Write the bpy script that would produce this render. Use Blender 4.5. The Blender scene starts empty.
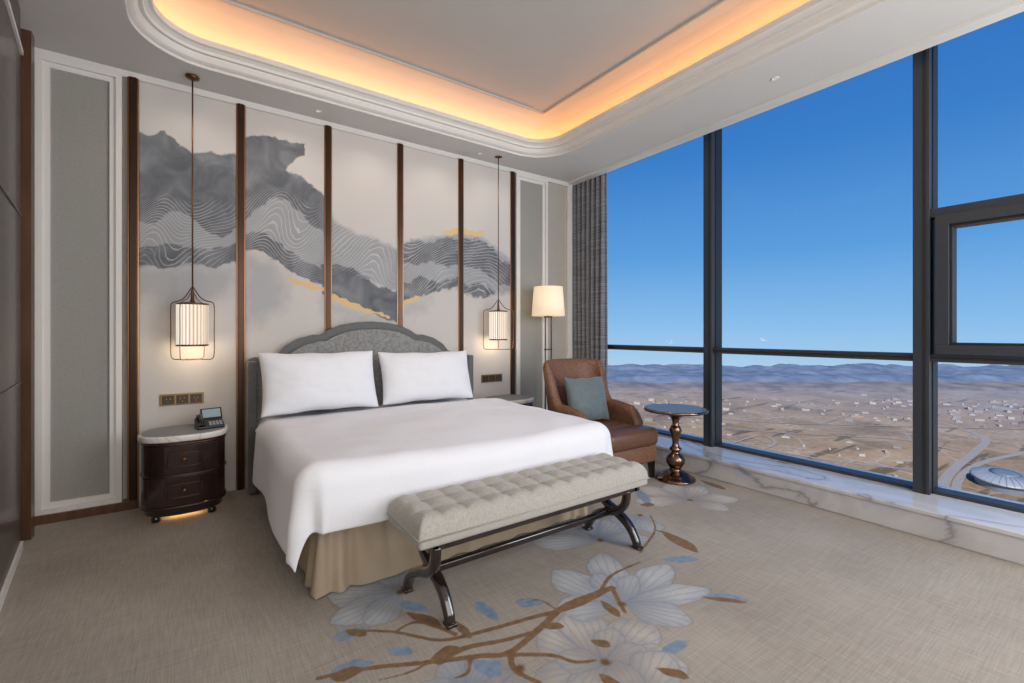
import bpy, bmesh, math, random
import numpy as np
from mathutils import Vector, Matrix, noise as mnoise
random.seed(7)
scene=bpy.context.scene
try:
    scene.view_settings.view_transform='Standard'
    scene.view_settings.look='None'
except Exception as e: print(e)
COL=scene.collection
H=1.3; F=455.0; HZ=333.0
YAW=math.radians(35.0)
FX,FY=math.sin(YAW),math.cos(YAW)
YB=4.446
def S(r,g,b):
    f=lambda c:(c/255/12.92) if c/255<=0.04045 else ((c/255+0.055)/1.055)**2.4
    return (f(r),f(g),f(b),1.0)
def px2floor(px,py,z=0.0):
    d=(H-z)*F/(py-HZ); u=(px-512)/F
    return (d*(FX+FY*u), d*(FY-FX*u))
# ---------------------------------------------------------------- materials
def newmat(name):
    m=bpy.data.materials.new(name); m.use_nodes=True
    nt=m.node_tree; nt.nodes.clear()
    out=nt.nodes.new('ShaderNodeOutputMaterial'); b=nt.nodes.new('ShaderNodeBsdfPrincipled')
    nt.links.new(b.outputs[0],out.inputs[0])
    return m,nt,b,out
def N(nt,t,**k):
    n=nt.nodes.new(t)
    for a,v in k.items(): setattr(n,a,v)
    return n
def ramp(nt,stops,interp='LINEAR'):
    r=nt.nodes.new('ShaderNodeValToRGB'); r.color_ramp.interpolation=interp
    e=r.color_ramp.elements
    e[0].position=stops[0][0]; e[0].color=stops[0][1]
    e[1].position=stops[-1][0]; e[1].color=stops[-1][1]
    for p,c in stops[1:-1]:
        x=e.new(p); x.color=c
    return r
def coords(nt,scale=(1,1,1),kind='Object',rot=(0,0,0)):
    tc=nt.nodes.new('ShaderNodeTexCoord'); mp=nt.nodes.new('ShaderNodeMapping')
    mp.inputs['Scale'].default_value=scale; mp.inputs['Rotation'].default_value=rot
    nt.links.new(tc.outputs[kind],mp.inputs[0]); return mp.outputs[0]
def mat(name,col,rough=0.6,metal=0.0,var=0.08,vscale=6.0,bump=0.0,bscale=200.0,stretch=(1,1,1),coat=0.0,sheen=0.0,spec=0.5,emit=None,estr=0.0):
    m,nt,b,out=newmat(name)
    c=coords(nt,stretch)
    n=N(nt,'ShaderNodeTexNoise'); n.inputs['Scale'].default_value=vscale; n.inputs['Detail'].default_value=4
    nt.links.new(c,n.inputs['Vector'])
    lo=tuple(max(0,x*(1-var)) for x in col[:3])+(1,); hi=tuple(min(1,x*(1+var)) for x in col[:3])+(1,)
    r=ramp(nt,[(0.3,lo),(0.7,hi)]); nt.links.new(n.outputs['Fac'],r.inputs[0]); nt.links.new(r.outputs[0],b.inputs['Base Color'])
    b.inputs['Roughness'].default_value=rough; b.inputs['Metallic'].default_value=metal
    b.inputs['Specular IOR Level'].default_value=spec
    b.inputs['Coat Weight'].default_value=coat; b.inputs['Coat Roughness'].default_value=0.08
    b.inputs['Sheen Weight'].default_value=sheen
    if bump>0:
        n2=N(nt,'ShaderNodeTexNoise'); n2.inputs['Scale'].default_value=bscale; n2.inputs['Detail'].default_value=3
        nt.links.new(c,n2.inputs['Vector'])
        bp=N(nt,'ShaderNodeBump'); bp.inputs['Strength'].default_value=bump; bp.inputs['Distance'].default_value=0.01
        nt.links.new(n2.outputs['Fac'],bp.inputs['Height']); nt.links.new(bp.outputs[0],b.inputs['Normal'])
    if emit:
        b.inputs['Emission Color'].default_value=emit; b.inputs['Emission Strength'].default_value=estr
    return m
def wood(name,c1,c2,rough=0.3,scale=3,stretch=(8,8,0.6),coat=0.3):
    m,nt,b,out=newmat(name)
    c=coords(nt,stretch)
    n=N(nt,'ShaderNodeTexNoise'); n.inputs['Scale'].default_value=scale; n.inputs['Detail'].default_value=6; n.inputs['Distortion'].default_value=0.6
    nt.links.new(c,n.inputs['Vector'])
    r=ramp(nt,[(0.3,c1),(0.7,c2)]); nt.links.new(n.outputs['Fac'],r.inputs[0]); nt.links.new(r.outputs[0],b.inputs['Base Color'])
    b.inputs['Roughness'].default_value=rough; b.inputs['Coat Weight'].default_value=coat; b.inputs['Coat Roughness'].default_value=0.1
    return m
def marble(name,base,vein,scale=2.5,rough=0.12,w=0.05):
    m,nt,b,out=newmat(name)
    c=coords(nt,(1,0.55,1),'Object',(0.3,0.4,0.7))
    n=N(nt,'ShaderNodeTexNoise'); n.inputs['Scale'].default_value=scale; n.inputs['Detail'].default_value=8; n.inputs['Distortion'].default_value=1.1
    nt.links.new(c,n.inputs['Vector'])
    mid=tuple((a*0.7+v*0.3) for a,v in zip(base[:3],vein[:3]))+(1,)
    r=ramp(nt,[(0.0,mid),(0.3,base),(0.5-2.5*w,base),(0.5-w*0.6,mid),(0.5,vein),(0.5+w*0.4,mid),(0.5+w*2.5,base),(0.66,mid),(0.7,base),(1,base)])
    nt.links.new(n.outputs['Fac'],r.inputs[0]); nt.links.new(r.outputs[0],b.inputs['Base Color'])
    b.inputs['Roughness'].default_value=rough
    return m
def emis(name,col,s):
    m,nt,b,out=newmat(name); nt.nodes.remove(b)
    e=N(nt,'ShaderNodeEmission'); e.inputs[0].default_value=col; e.inputs[1].default_value=s
    nt.links.new(e.outputs[0],out.inputs[0]); return m

M={}
M['ceil']=mat('ceiling_paint',S(214,210,206),0.85,var=0.01)
M['ceil_in']=mat('upper_ceiling_paint',S(190,187,184),0.85,var=0.01)
M['cove']=mat('cove_paint',S(214,208,198),0.85,var=0.01)
M['white']=mat('white_lacquer',S(226,223,218),0.45,var=0.01)
M['wallb']=mat('wall_vinyl',S(184,178,169),0.8,var=0.03,bump=0.2)
M['bronze']=mat('dark_bronze_trim',S(62,42,30),0.28,metal=0.6,var=0.08)
M['bronze_e']=mat('brushed_bronze_edge',S(158,118,86),0.3,metal=0.95,var=0.05)
M['bronze_d']=mat('bronze_metal',S(118,86,64),0.3,metal=0.9,var=0.08)
M['copper']=mat('dark_polished_bronze',S(130,104,88),0.2,metal=1.0,var=0.08)
M['wood']=wood('walnut_trim',S(80,54,38),S(106,74,52),0.35)
M['ebony']=wood('ebony_veneer',S(30,18,17),S(56,34,31),0.2,3,(1,1,9),0.6)
M['darkwood']=mat('dark_stained_wood',S(32,22,19),0.16,var=0.15,coat=0.9)
M['door']=wood('dark_door_veneer',S(62,52,48),S(76,64,59),0.45,3,(2,2,12))
M['duvet']=mat('white_cotton',S(228,229,234),0.85,var=0.01,bump=0.12,bscale=50,sheen=0.1)
M['pillow']=mat('pillow_cotton',S(232,233,237),0.85,var=0.01,bump=0.1,bscale=25,sheen=0.1)
M['skirt']=mat('champagne_satin',S(190,172,148),0.3,metal=0.35,var=0.04,vscale=3)
M['hb']=mat('grey_velvet',S(138,138,136),0.8,var=0.28,vscale=45,bump=0.3,bscale=150,sheen=0.3)
M['hbb']=mat('headboard_border',S(92,94,95),0.6,var=0.1,vscale=40,sheen=0.2)
M['bench']=mat('bench_fabric',S(166,162,154),0.85,var=0.12,vscale=90,bump=0.3,bscale=300,sheen=0.2)
M['teal']=mat('teal_grey_silk',S(96,110,114),0.6,var=0.2,vscale=50,sheen=0.3,bump=0.2,bscale=150,stretch=(1,1,4))
M['marble']=marble('white_marble',S(208,208,210),S(150,150,155),1.5,0.1,0.03)
M['marble_t']=marble('nightstand_marble',S(232,228,222),S(190,182,174),5,0.15)
M['frame']=mat('window_aluminium',S(62,66,74),0.4,metal=0.3,var=0.03)
M['frame_d']=mat('window_gasket',S(30,31,34),0.5,var=0.03)
M['plastic']=mat('black_plastic',S(20,20,23),0.3,var=0.05)
M['screen']=mat('phone_screen',S(120,135,140),0.3,var=0.05,emit=S(120,140,150),estr=0.3)
M['keys']=mat('phone_keys',S(150,150,152),0.5,var=0.02)
M['shadefab']=mat('lamp_fabric',S(235,220,195),0.8,var=0.03,emit=S(255,228,188),estr=0.5)
M['glow']=emis('underlight_glow',(1,0.55,0.2,1),5)
M['dl']=emis('downlight_lens',(1,0.9,0.8,1),0.6)
M['bulb']=emis('bulb_glow',(1,0.86,0.7,1),5)
M['led']=emis('cove_led',(1,0.40,0.115,1),9)
M['socket']=mat('socket_bronze',S(150,122,84),0.4,metal=0.6,var=0.03)
M['socket_d']=mat('socket_dark',S(66,52,40),0.4,var=0.03)
M['gold']=mat('brass',S(190,150,95),0.25,metal=1.0,var=0.03)
M['tabletop']=mat('grey_stone_top',S(112,110,107),0.3,var=0.15,vscale=20)
m,nt,b,out=newmat('woven_brown_leather')
c=coords(nt); ck=N(nt,'ShaderNodeTexVoronoi'); ck.inputs['Scale'].default_value=80; nt.links.new(c,ck.inputs['Vector'])
r=ramp(nt,[(0.0,S(150,106,78)),(0.5,S(120,82,60)),(1.0,S(70,46,34))]); nt.links.new(ck.outputs['Distance'],r.inputs[0]); nt.links.new(r.outputs[0],b.inputs['Base Color'])
b.inputs['Roughness'].default_value=0.5
bp=N(nt,'ShaderNodeBump'); bp.inputs['Strength'].default_value=0.5; bp.inputs['Distance'].default_value=0.004; bp.invert=True; nt.links.new(ck.outputs['Distance'],bp.inputs['Height']); nt.links.new(bp.outputs[0],b.inputs['Normal'])
M['leather']=m
M['leather_s']=mat('smooth_brown_leather',S(100,68,50),0.36,var=0.15,vscale=30,bump=0.15,bscale=140)
m,nt,b,out=newmat('window_glass'); nt.nodes.remove(b)
tr=N(nt,'ShaderNodeBsdfTransparent'); gl=N(nt,'ShaderNodeBsdfGlossy'); gl.inputs['Roughness'].default_value=0.0
mx=N(nt,'ShaderNodeMixShader'); mx.inputs[0].default_value=0.003
nt.links.new(tr.outputs[0],mx.inputs[1]); nt.links.new(gl.outputs[0],mx.inputs[2]); nt.links.new(mx.outputs[0],out.inputs[0]); M['glass']=m
m,nt,b,out=newmat('ribbed_lantern_glass')
c=coords(nt); sep=N(nt,'ShaderNodeSeparateXYZ'); nt.links.new(c,sep.inputs[0])
at=N(nt,'ShaderNodeMath',operation='ARCTAN2'); nt.links.new(sep.outputs[1],at.inputs[0]); nt.links.new(sep.outputs[0],at.inputs[1])
mu=N(nt,'ShaderNodeMath',operation='MULTIPLY'); mu.inputs[1].default_value=26; nt.links.new(at.outputs[0],mu.inputs[0])
si=N(nt,'ShaderNodeMath',operation='SINE'); nt.links.new(mu.outputs[0],si.inputs[0])
r=ramp(nt,[(0.0,S(196,164,134)),(0.45,S(240,220,194)),(1.0,S(255,246,230))])
mr=N(nt,'ShaderNodeMapRange'); mr.inputs['From Min'].default_value=-1; nt.links.new(si.outputs[0],mr.inputs['Value']); nt.links.new(mr.outputs[0],r.inputs[0])
# emission colour alternates pale and darker with the ribs
nt.links.new(r.outputs[0],b.inputs['Emission Color']); b.inputs['Emission Strength'].default_value=0.8; b.inputs['Base Color'].default_value=S(140,130,120); b.inputs['Roughness'].default_value=0.2
M['ribglass']=m
m,nt,b,out=newmat('woven_panel_fabric')
c=coords(nt,(90,90,240)); n=N(nt,'ShaderNodeTexNoise'); n.inputs['Scale'].default_value=2; n.inputs['Detail'].default_value=3; nt.links.new(c,n.inputs['Vector'])
r=ramp(nt,[(0.3,S(144,143,137)),(0.7,S(166,164,157))]); nt.links.new(n.outputs['Fac'],r.inputs[0]); nt.links.new(r.outputs[0],b.inputs['Base Color']); b.inputs['Roughness'].default_value=0.85
M['fabric']=m
m,nt,b,out=newmat('curtain_fabric')
c=coords(nt,(1,1,30)); n=N(nt,'ShaderNodeTexNoise'); n.inputs['Scale'].default_value=3; nt.links.new(c,n.inputs['Vector'])
r=ramp(nt,[(0.35,S(104,106,112)),(0.65,S(148,150,156))]); nt.links.new(n.outputs['Fac'],r.inputs[0]); nt.links.new(r.outputs[0],b.inputs['Base Color']); b.inputs['Roughness'].default_value=0.8
M['curtain']=m

# ---------------------------------------------------------------- mesh builder
class MB:
    def __init__(s): s.v=[];s.f=[];s.mi=[];s.sm=[]
    def add(s,v,f,mi=0,smooth=False,T=None):
        o=len(s.v)
        if T is not None: v=[tuple(T@Vector(p)) for p in v]
        s.v+= [tuple(p) for p in v]; s.f+=[tuple(i+o for i in q) for q in f]
        s.mi+=[mi]*len(f); s.sm+=[smooth]*len(f); return s
    def box(s,x0,x1,y0,y1,z0,z1,mi=0,T=None,bev=0.0):
        if bev<=0:
            v=[(x0,y0,z0),(x1,y0,z0),(x1,y1,z0),(x0,y1,z0),(x0,y0,z1),(x1,y0,z1),(x1,y1,z1),(x0,y1,z1)]
            f=[(0,3,2,1),(4,5,6,7),(0,1,5,4),(1,2,6,5),(2,3,7,6),(3,0,4,7)]
            return s.add(v,f,mi,False,T)
        bm=bmesh.new(); bmesh.ops.create_cube(bm,size=1)
        for q in bm.verts: q.co=Vector(((x0+x1)/2+q.co.x*(x1-x0),(y0+y1)/2+q.co.y*(y1-y0),(z0+z1)/2+q.co.z*(z1-z0)))
        bmesh.ops.bevel(bm,geom=bm.edges[:],offset=bev,segments=4,profile=0.5,affect='EDGES')
        bm.verts.index_update()
        v=[tuple(q.co) for q in bm.verts]; f=[tuple(q.index for q in g.verts) for g in bm.faces]; bm.free()
        return s.add(v,f,mi,True,T)
    def lathe(s,prof,seg=40,mi=0,sx=1,sy=1,smooth=True,T=None,ex=2.0,cap=True):
        v=[];f=[];n=len(prof)
        for r,z in prof:
            for k in range(seg):
                a=2*math.pi*k/seg; ca,sa=math.cos(a),math.sin(a)
                q=(abs(ca)**ex+abs(sa)**ex)**(-1/ex)
                v.append((r*q*ca*sx,r*q*sa*sy,z))
        for i in range(n-1):
            for k in range(seg):
                k2=(k+1)%seg; f.append((i*seg+k,i*seg+k2,(i+1)*seg+k2,(i+1)*seg+k))
        if cap:
            f.append(tuple(range(seg-1,-1,-1))); f.append(tuple((n-1)*seg+k for k in range(seg)))
        return s.add(v,f,mi,smooth,T)
    def sweep(s,pts,r=0.01,seg=8,mi=0,sec=None,smooth=True,T=None,closed=False,up=None,scale=None):
        pts=[Vector(p) for p in pts]; n=len(pts)
        if sec is None: sec=[(r*math.cos(2*math.pi*k/seg),r*math.sin(2*math.pi*k/seg)) for k in range(seg)]
        m=len(sec); v=[];f=[]; pr=None
        for i,p in enumerate(pts):
            if closed: t=pts[(i+1)%n]-pts[i-1]
            else: t=pts[min(i+1,n-1)]-pts[max(i-1,0)]
            t.normalize()
            if up is not None: ref=Vector(up)
            elif pr is None: ref=Vector((0,0,1)) if abs(t.z)<0.9 else Vector((1,0,0))
            else: ref=pr
            a=ref-t*ref.dot(t); a.normalize(); pr=a; b_=t.cross(a)
            sc=scale(i/(n-1)) if scale else 1
            for q in sec: v.append(p+b_*q[0]*sc+a*q[1]*sc)
        for i in range(n if closed else n-1):
            j=(i+1)%n
            for k in range(m):
                k2=(k+1)%m; f.append((i*m+k,i*m+k2,j*m+k2,j*m+k))
        if not closed: f.append(tuple(range(m-1,-1,-1))); f.append(tuple((n-1)*m+k for k in range(m)))
        return s.add(v,f,mi,smooth,T)
    def grid(s,fn,nu,nv,mi=0,smooth=True,T=None,flip=False):
        v=[fn(i/nu,j/nv) for i in range(nu+1) for j in range(nv+1)]; f=[]
        for i in range(nu):
            for j in range(nv):
                a=i*(nv+1)+j; q=(a,a+nv+1,a+nv+2,a+1); f.append(q[::-1] if flip else q)
        return s.add(v,f,mi,smooth,T)
    def obj(s,name,mats,parent=None,loc=(0,0,0),rot=(0,0,0),fixn=True,**props):
        me=bpy.data.meshes.new(name); me.from_pydata([tuple(p) for p in s.v],[],s.f)
        for q in (mats if isinstance(mats,(list,tuple)) else [mats]): me.materials.append(M[q] if isinstance(q,str) else q)
        me.polygons.foreach_set('material_index',s.mi); me.polygons.foreach_set('use_smooth',s.sm); me.update()
        if fixn:
            bm=bmesh.new(); bm.from_mesh(me); bmesh.ops.recalc_face_normals(bm,faces=bm.faces[:]); bm.to_mesh(me); bm.free()
        o=bpy.data.objects.new(name,me); COL.objects.link(o); o.location=loc; o.rotation_euler=rot
        if parent: o.parent=parent
        for k,q in props.items(): o[k]=q
        return o
def subs(o,l=1):
    m=o.modifiers.new('sub','SUBSURF'); m.levels=l; m.render_levels=l; return o
def bevel(o,w=0.004,seg=2):
    m=o.modifiers.new('bev','BEVEL'); m.width=w; m.segments=seg; m.limit_method='ANGLE'; return o
def empty(name,loc,rot=(0,0,0),**props):
    o=bpy.data.objects.new(name,None); o.empty_display_size=0.1; COL.objects.link(o); o.location=loc; o.rotation_euler=rot
    for k,q in props.items(): o[k]=q
    return o
def dup(root,loc,rotz=None,parent=None,**props):
    c=root.copy(); COL.objects.link(c)
    if parent is None:
        c.location=loc
        if rotz is not None: c.rotation_euler=(root.rotation_euler[0],root.rotation_euler[1],rotz)
    else: c.parent=parent
    for ch in root.children: dup(ch,None,parent=c)
    for k,q in props.items(): c[k]=q
    return c
def catmull(P,n=8,closed=False):
    P=[Vector(p) for p in P]; out=[]; L=len(P)
    for i in range(L if closed else L-1):
        if closed: a,b,c,d=P[i-1],P[i],P[(i+1)%L],P[(i+2)%L]
        else: a,b,c,d=P[max(i-1,0)],P[i],P[i+1],P[min(i+2,L-1)]
        for k in range(n):
            t=k/n
            out.append(0.5*((2*b)+(c-a)*t+(2*a-5*b+4*c-d)*t*t+(3*b-a-3*c+d)*t**3))
    if not closed: out.append(P[-1])
    return out
STR=dict(kind='structure')
# ---------------------------------------------------------------- sdf
def sdf(P,poly):
    A=np.array(poly,float); B=np.roll(A,-1,0)
    d=np.full(len(P),1e9); ins=np.zeros(len(P),bool)
    for a,b in zip(A,B):
        e=b-a; w=P-a; t=np.clip((w@e)/(e@e+1e-12),0,1)
        q=w-t[:,None]*e; d=np.minimum(d,(q*q).sum(1))
        c=((a[1]>P[:,1])!=(b[1]>P[:,1]))
        with np.errstate(divide='ignore',invalid='ignore'):
            xi=(b[0]-a[0])*(P[:,1]-a[1])/(b[1]-a[1]+1e-15)+a[0]
        ins^= c&(P[:,0]<xi)
    d=np.sqrt(d); return np.where(ins,-d,d)
def sdline(P,pts,w0,w1):
    d=np.full(len(P),1e9); n=len(pts)-1
    for i in range(n):
        a=np.array(pts[i][:2],float); b=np.array(pts[i+1][:2],float)
        e=b-a; w=P-a; t=np.clip((w@e)/(e@e+1e-12),0,1); q=w-t[:,None]*e
        wd=w0+(w1-w0)*((i+t)/n)
        d=np.minimum(d,np.sqrt((q*q).sum(1))-wd)
    return d
def attr(me,name,arr):
    a=me.attributes.new(name,'FLOAT','POINT'); a.data.foreach_set('value',np.asarray(arr,dtype=np.float32).ravel())
def gridmesh(name,X,Y,fn):
    nx,ny=len(X),len(Y)
    gx,gy=np.meshgrid(X,Y,indexing='ij'); gx=gx.ravel(); gy=gy.ravel()
    V=fn(gx,gy)
    i=np.arange(nx-1)[:,None]*ny+np.arange(ny-1)[None,:]; i=i.ravel()
    Fc=np.stack([i,i+ny,i+ny+1,i+1],1)
    me=bpy.data.meshes.new(name); me.vertices.add(len(V)); me.vertices.foreach_set('co',V.astype(np.float32).ravel())
    me.loops.add(Fc.size); me.loops.foreach_set('vertex_index',Fc.astype(np.int32).ravel())
    me.polygons.add(len(Fc)); me.polygons.foreach_set('loop_start',np.arange(0,Fc.size,4,dtype=np.int32))
    me.update(calc_edges=True); me.validate()
    return me,gx,gy
def A_(nt,name):
    a=N(nt,'ShaderNodeAttribute'); a.attribute_name=name; return a.outputs['Fac']
def mask(nt,src,edge,soft,noise=None,namp=0.0):
    if noise is not None:
        ma=N(nt,'ShaderNodeMath',operation='MULTIPLY_ADD'); ma.inputs[1].default_value=namp; nt.links.new(noise,ma.inputs[0]); nt.links.new(src,ma.inputs[2]); src=ma.outputs[0]
    mr=N(nt,'ShaderNodeMapRange'); mr.inputs['From Min'].default_value=edge-soft; mr.inputs['From Max'].default_value=edge+soft
    mr.inputs['To Min'].default_value=1; mr.inputs['To Max'].default_value=0
    nt.links.new(src,mr.inputs['Value']); return mr.outputs[0]
def mixc(nt,fac,a,b):
    m=N(nt,'ShaderNodeMix',data_type='RGBA')
    if hasattr(fac,'links'): nt.links.new(fac,m.inputs[0])
    else: m.inputs[0].default_value=fac
    for k,v in ((6,a),(7,b)):
        if hasattr(v,'links'): nt.links.new(v,m.inputs[k])
        else: m.inputs[k].default_value=v
    return m.outputs[2]
def mth(nt,op,a,b=None):
    m=N(nt,'ShaderNodeMath',operation=op)
    for k,v in enumerate((a,b)):
        if v is None: continue
        if hasattr(v,'links'): nt.links.new(v,m.inputs[k])
        else: m.inputs[k].default_value=v
    return m.outputs[0]

# ================================================================ SHELL
RX0,RX1,RY0=-0.93,4.42,-2.2
GX=np.concatenate([[RX0-0.1,-0.5],np.arange(0.1,3.82,0.008),[4.5]])
GY=np.concatenate([[RY0-0.1,-1,0.2],np.arange(0.6,3.7,0.008),[4.0,4.6]])
me,gx,gy=gridmesh('floor',GX,GY,lambda x,y:np.stack([x,y,np.zeros_like(x)],1))
P=np.stack([gx,gy],1)
def petal(cx,cy,ang,L,W,bend=0.0):
    pts=[];n=16
    for side in (1,-1):
        rg=range(n+1) if side==1 else range(n,-1,-1)
        for i in rg:
            t=i/n; w=W*(math.sin(math.pi*t**1.25)**0.75)*(1+0.10*math.sin(9*t+side*1.3))/2
            x=L*t; y=side*w+bend*math.sin(math.pi*t*0.6)
            pts.append((cx+x*math.cos(ang)-y*math.sin(ang),cy+x*math.sin(ang)+y*math.cos(ang)))
    return pts
def pxp(*pp): return [px2floor(*q) for q in pp]
big=lambda:np.full(len(P),9.0)
pet=big(); pedge=big(); pcool=big(); bl=big(); br=big(); core=big(); inn=big(); pang=np.zeros(len(P))
def flower(c,petals,cool=False):
    global pet,pedge,pcool,core,inn,pang
    cx,cy=px2floor(*c)
    for a,L,W,b in petals:
        s_=sdf(P,petal(cx,cy,math.radians(a),L,W,b))
        pedge=np.where(s_<0,np.abs(s_),np.minimum(pedge,np.abs(s_)))
        ca,sa=math.cos(math.radians(a)),math.sin(math.radians(a))
        loc=(-(P[:,0]-cx)*sa+(P[:,1]-cy)*ca)/(0.15+np.hypot(P[:,0]-cx,P[:,1]-cy))
        pang=np.where(s_<0,loc,pang)
        pet=np.minimum(pet,s_)
        if cool: pcool=np.minimum(pcool,s_)
    r_=np.hypot(P[:,0]-cx,P[:,1]-cy)
    inn=np.minimum(inn,r_); core=np.minimum(core,r_-0.03)
flower((606,662),[(165,.32,.22,.02),(110,.32,.24,0),(60,.36,.24,.03),(10,.36,.24,0),(-40,.32,.24,0),(-95,.3,.22,0),(-150,.30,.22,0),(140,.2,.14,0),(35,.22,.14,0),(-10,.2,.12,0)])
flower((622,604),[(150,.32,.22,0),(95,.44,.24,.03),(55,.52,.22,0),(15,.52,.2,-.03),(-20,.5,.18,0),(-60,.32,.2,0),(70,.3,.14,0),(30,.3,.12,0)],True)
flower((400,592),[(100,.3,.22,0),(150,.36,.22,0),(190,.36,.2,0),(60,.3,.18,0),(220,.28,.18,0)],True)
flower((600,540),[(100,.42,.24,0),(60,.42,.22,0),(150,.44,.22,0),(20,.44,.22,0),(-30,.32,.2,0)],True)
flower((690,500),[(100,.45,.25,0),(60,.4,.22,0),(20,.4,.2,0),(150,.45,.22,0),(-30,.4,.22,0),(-80,.3,.2,0)])
flower((640,515),[(200,.3,.2,0),(240,.3,.18,0),(170,.26,.16,0)],True)
flower((520,668),[(150,.2,.12,0),(190,.22,.14,0),(230,.2,.12,0)])
flower((470,690),[(90,.2,.14,0),(150,.22,.14,0),(40,.2,.12,0)],True)
flower((640,700),[(20,.3,.2,0),(70,.2,.14,0)])
for pts,w0,w1 in [([(318,678),(370,668),(430,662),(480,656),(510,652),(540,628),(565,606),(600,592),(612,588)],.010,.020),
        ([(352,630),(395,632),(440,640),(480,632),(530,618),(575,606),(603,592)],.007,.016),
        ([(440,662),(465,648),(505,640),(540,630)],.016,.010),
        ([(500,655),(550,655),(575,662),(596,660)],.012,.007),
        ([(600,592),(612,575),(640,562)],.012,.006),([(612,588),(618,600),(625,612)],.013,.009),
        ([(640,552),(655,530),(650,515)],.008,.005),([(690,545),(670,535),(655,530)],.005,.008),
        ([(395,632),(415,622),(440,628),(455,634)],.006,.012),([(470,656),(468,672),(455,678)],.01,.005),
        ([(510,652),(515,670),(540,683)],.014,.009),([(560,612),(540,600),(525,603)],.006,.004),([(430,662),(410,672),(380,680)],.007,.004)]:
    q=catmull([(*p,0) for p in pxp(*pts)],6); br=np.minimum(br,sdline(P,q,w0,w1))
def leafpx(a,b,W):
    A=px2floor(*a);B=px2floor(*b); L=math.hypot(B[0]-A[0],B[1]-A[1]); ang=math.atan2(B[1]-A[1],B[0]-A[0])
    return petal(A[0],A[1],ang,L,W,0.01)
for a,b,W in [((372,627),(332,637),.08),((375,662),(330,672),.10),((545,603),(515,600),.08),((470,660),(500,676),.08),((700,596),(750,602),.08),((430,612),(402,600),.07),
        ((500,622),(478,600),.07),((385,650),(412,655),.06),((660,560),(700,560),.08),((500,660),(486,676),.07),((650,506),(640,490),.09),((690,640),(660,650),.06)]:
    bl=np.minimum(bl,sdf(P,leafpx(a,b,W)))
for a,b,W in [((345,630),(365,637),.05),((405,612),(440,627),.06),((365,668),(330,676),.07),((430,660),(460,648),.06),((660,530),(697,553),.10),((640,505),(655,505),.08),
        ((700,597),(748,604),.04),((590,640),(610,648),.05),((600,600),(618,618),.05),((700,480),(725,490),.08),((540,626),(565,628),.05),((640,700),(600,672),.05),((655,668),(690,680),.05),((450,618),(470,640),.04)]:
    br=np.minimum(br,sdf(P,leafpx(a,b,W)))
for nme,ar in (('pet',pet),('pedge',pedge),('pcool',pcool),('bl',bl),('br',br),('core',core),('inn',inn),('pang',pang)): attr(me,nme,ar)
m,nt,b,out=newmat('floral_carpet')
c=coords(nt); n1=N(nt,'ShaderNodeTexNoise'); n1.inputs['Scale'].default_value=28; n1.inputs['Detail'].default_value=4; nt.links.new(c,n1.inputs['Vector'])
c2=coords(nt,(4,150,1),'Object',(0,0,0.35)); n2=N(nt,'ShaderNodeTexNoise'); n2.inputs['Scale'].default_value=1.2; n2.inputs['Detail'].default_value=3; nt.links.new(c2,n2.inputs['Vector'])
c3=coords(nt,(130,6,1),'Object',(0,0,0.35)); n3=N(nt,'ShaderNodeTexNoise'); n3.inputs['Scale'].default_value=1.2; nt.links.new(c3,n3.inputs['Vector'])
n4=N(nt,'ShaderNodeTexNoise'); n4.inputs['Scale'].default_value=1.3; nt.links.new(c,n4.inputs['Vector'])
s=mth(nt,'ADD',n2.outputs['Fac'],n3.outputs['Fac']); s=mth(nt,'ADD',s,n4.outputs['Fac'])
base=ramp(nt,[(0.36,S(134,126,117)),(0.64,S(168,160,150))]); nt.links.new(mth(nt,'MULTIPLY',s,0.3333),base.inputs[0])
nf=n1.outputs['Fac']
gr=N(nt,'ShaderNodeMapRange'); gr.inputs['From Min'].default_value=0.0; gr.inputs['From Max'].default_value=0.30; nt.links.new(A_(nt,'inn'),gr.inputs['Value'])
warm=mixc(nt,gr.outputs[0],S(134,124,114),S(192,186,178)); cool=mixc(nt,gr.outputs[0],S(128,134,144),S(178,181,184))
petc=mixc(nt,mask(nt,A_(nt,'pcool'),0,0.02),warm,cool)
vs=mth(nt,'SINE',mth(nt,'ADD',mth(nt,'MULTIPLY',A_(nt,'pang'),70.0),mth(nt,'MULTIPLY',nf,4.0)))
vm=N(nt,'ShaderNodeMapRange'); vm.inputs['From Min'].default_value=0.3; vm.inputs['From Max'].default_value=1.0; vm.inputs['To Max'].default_value=0.35; nt.links.new(vs,vm.inputs['Value'])
petc=mixc(nt,vm.outputs[0],petc,S(122,124,130))
eg=N(nt,'ShaderNodeMapRange'); eg.inputs['From Min'].default_value=0.0; eg.inputs['From Max'].default_value=0.06; eg.inputs['To Min'].default_value=0.6; eg.inputs['To Max'].default_value=0; nt.links.new(A_(nt,'pedge'),eg.inputs['Value'])
petc=mixc(nt,mth(nt,'MULTIPLY',eg.outputs[0],mth(nt,'MULTIPLY',nf,1.5)),petc,S(118,130,148))
col=mixc(nt,mth(nt,'MULTIPLY',mask(nt,A_(nt,'pet'),-0.002,0.006,nf,0.01),0.88),base.outputs[0],petc)
col=mixc(nt,mth(nt,'MULTIPLY',mask(nt,A_(nt,'pedge'),0.004,0.003),0.36),col,S(108,110,116))
blc=mixc(nt,nf,S(82,104,130),S(138,156,176))
col=mixc(nt,mth(nt,'MULTIPLY',mask(nt,A_(nt,'bl'),0.004,0.004,nf,0.01),0.92),col,blc)
brc=mixc(nt,nf,S(82,60,40),S(142,110,78))
col=mixc(nt,mask(nt,A_(nt,'br'),0.004,0.003,nf,0.008),col,brc)
col=mixc(nt,mask(nt,A_(nt,'core'),0.0,0.008,nf,0.02),col,S(100,74,46))
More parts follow.
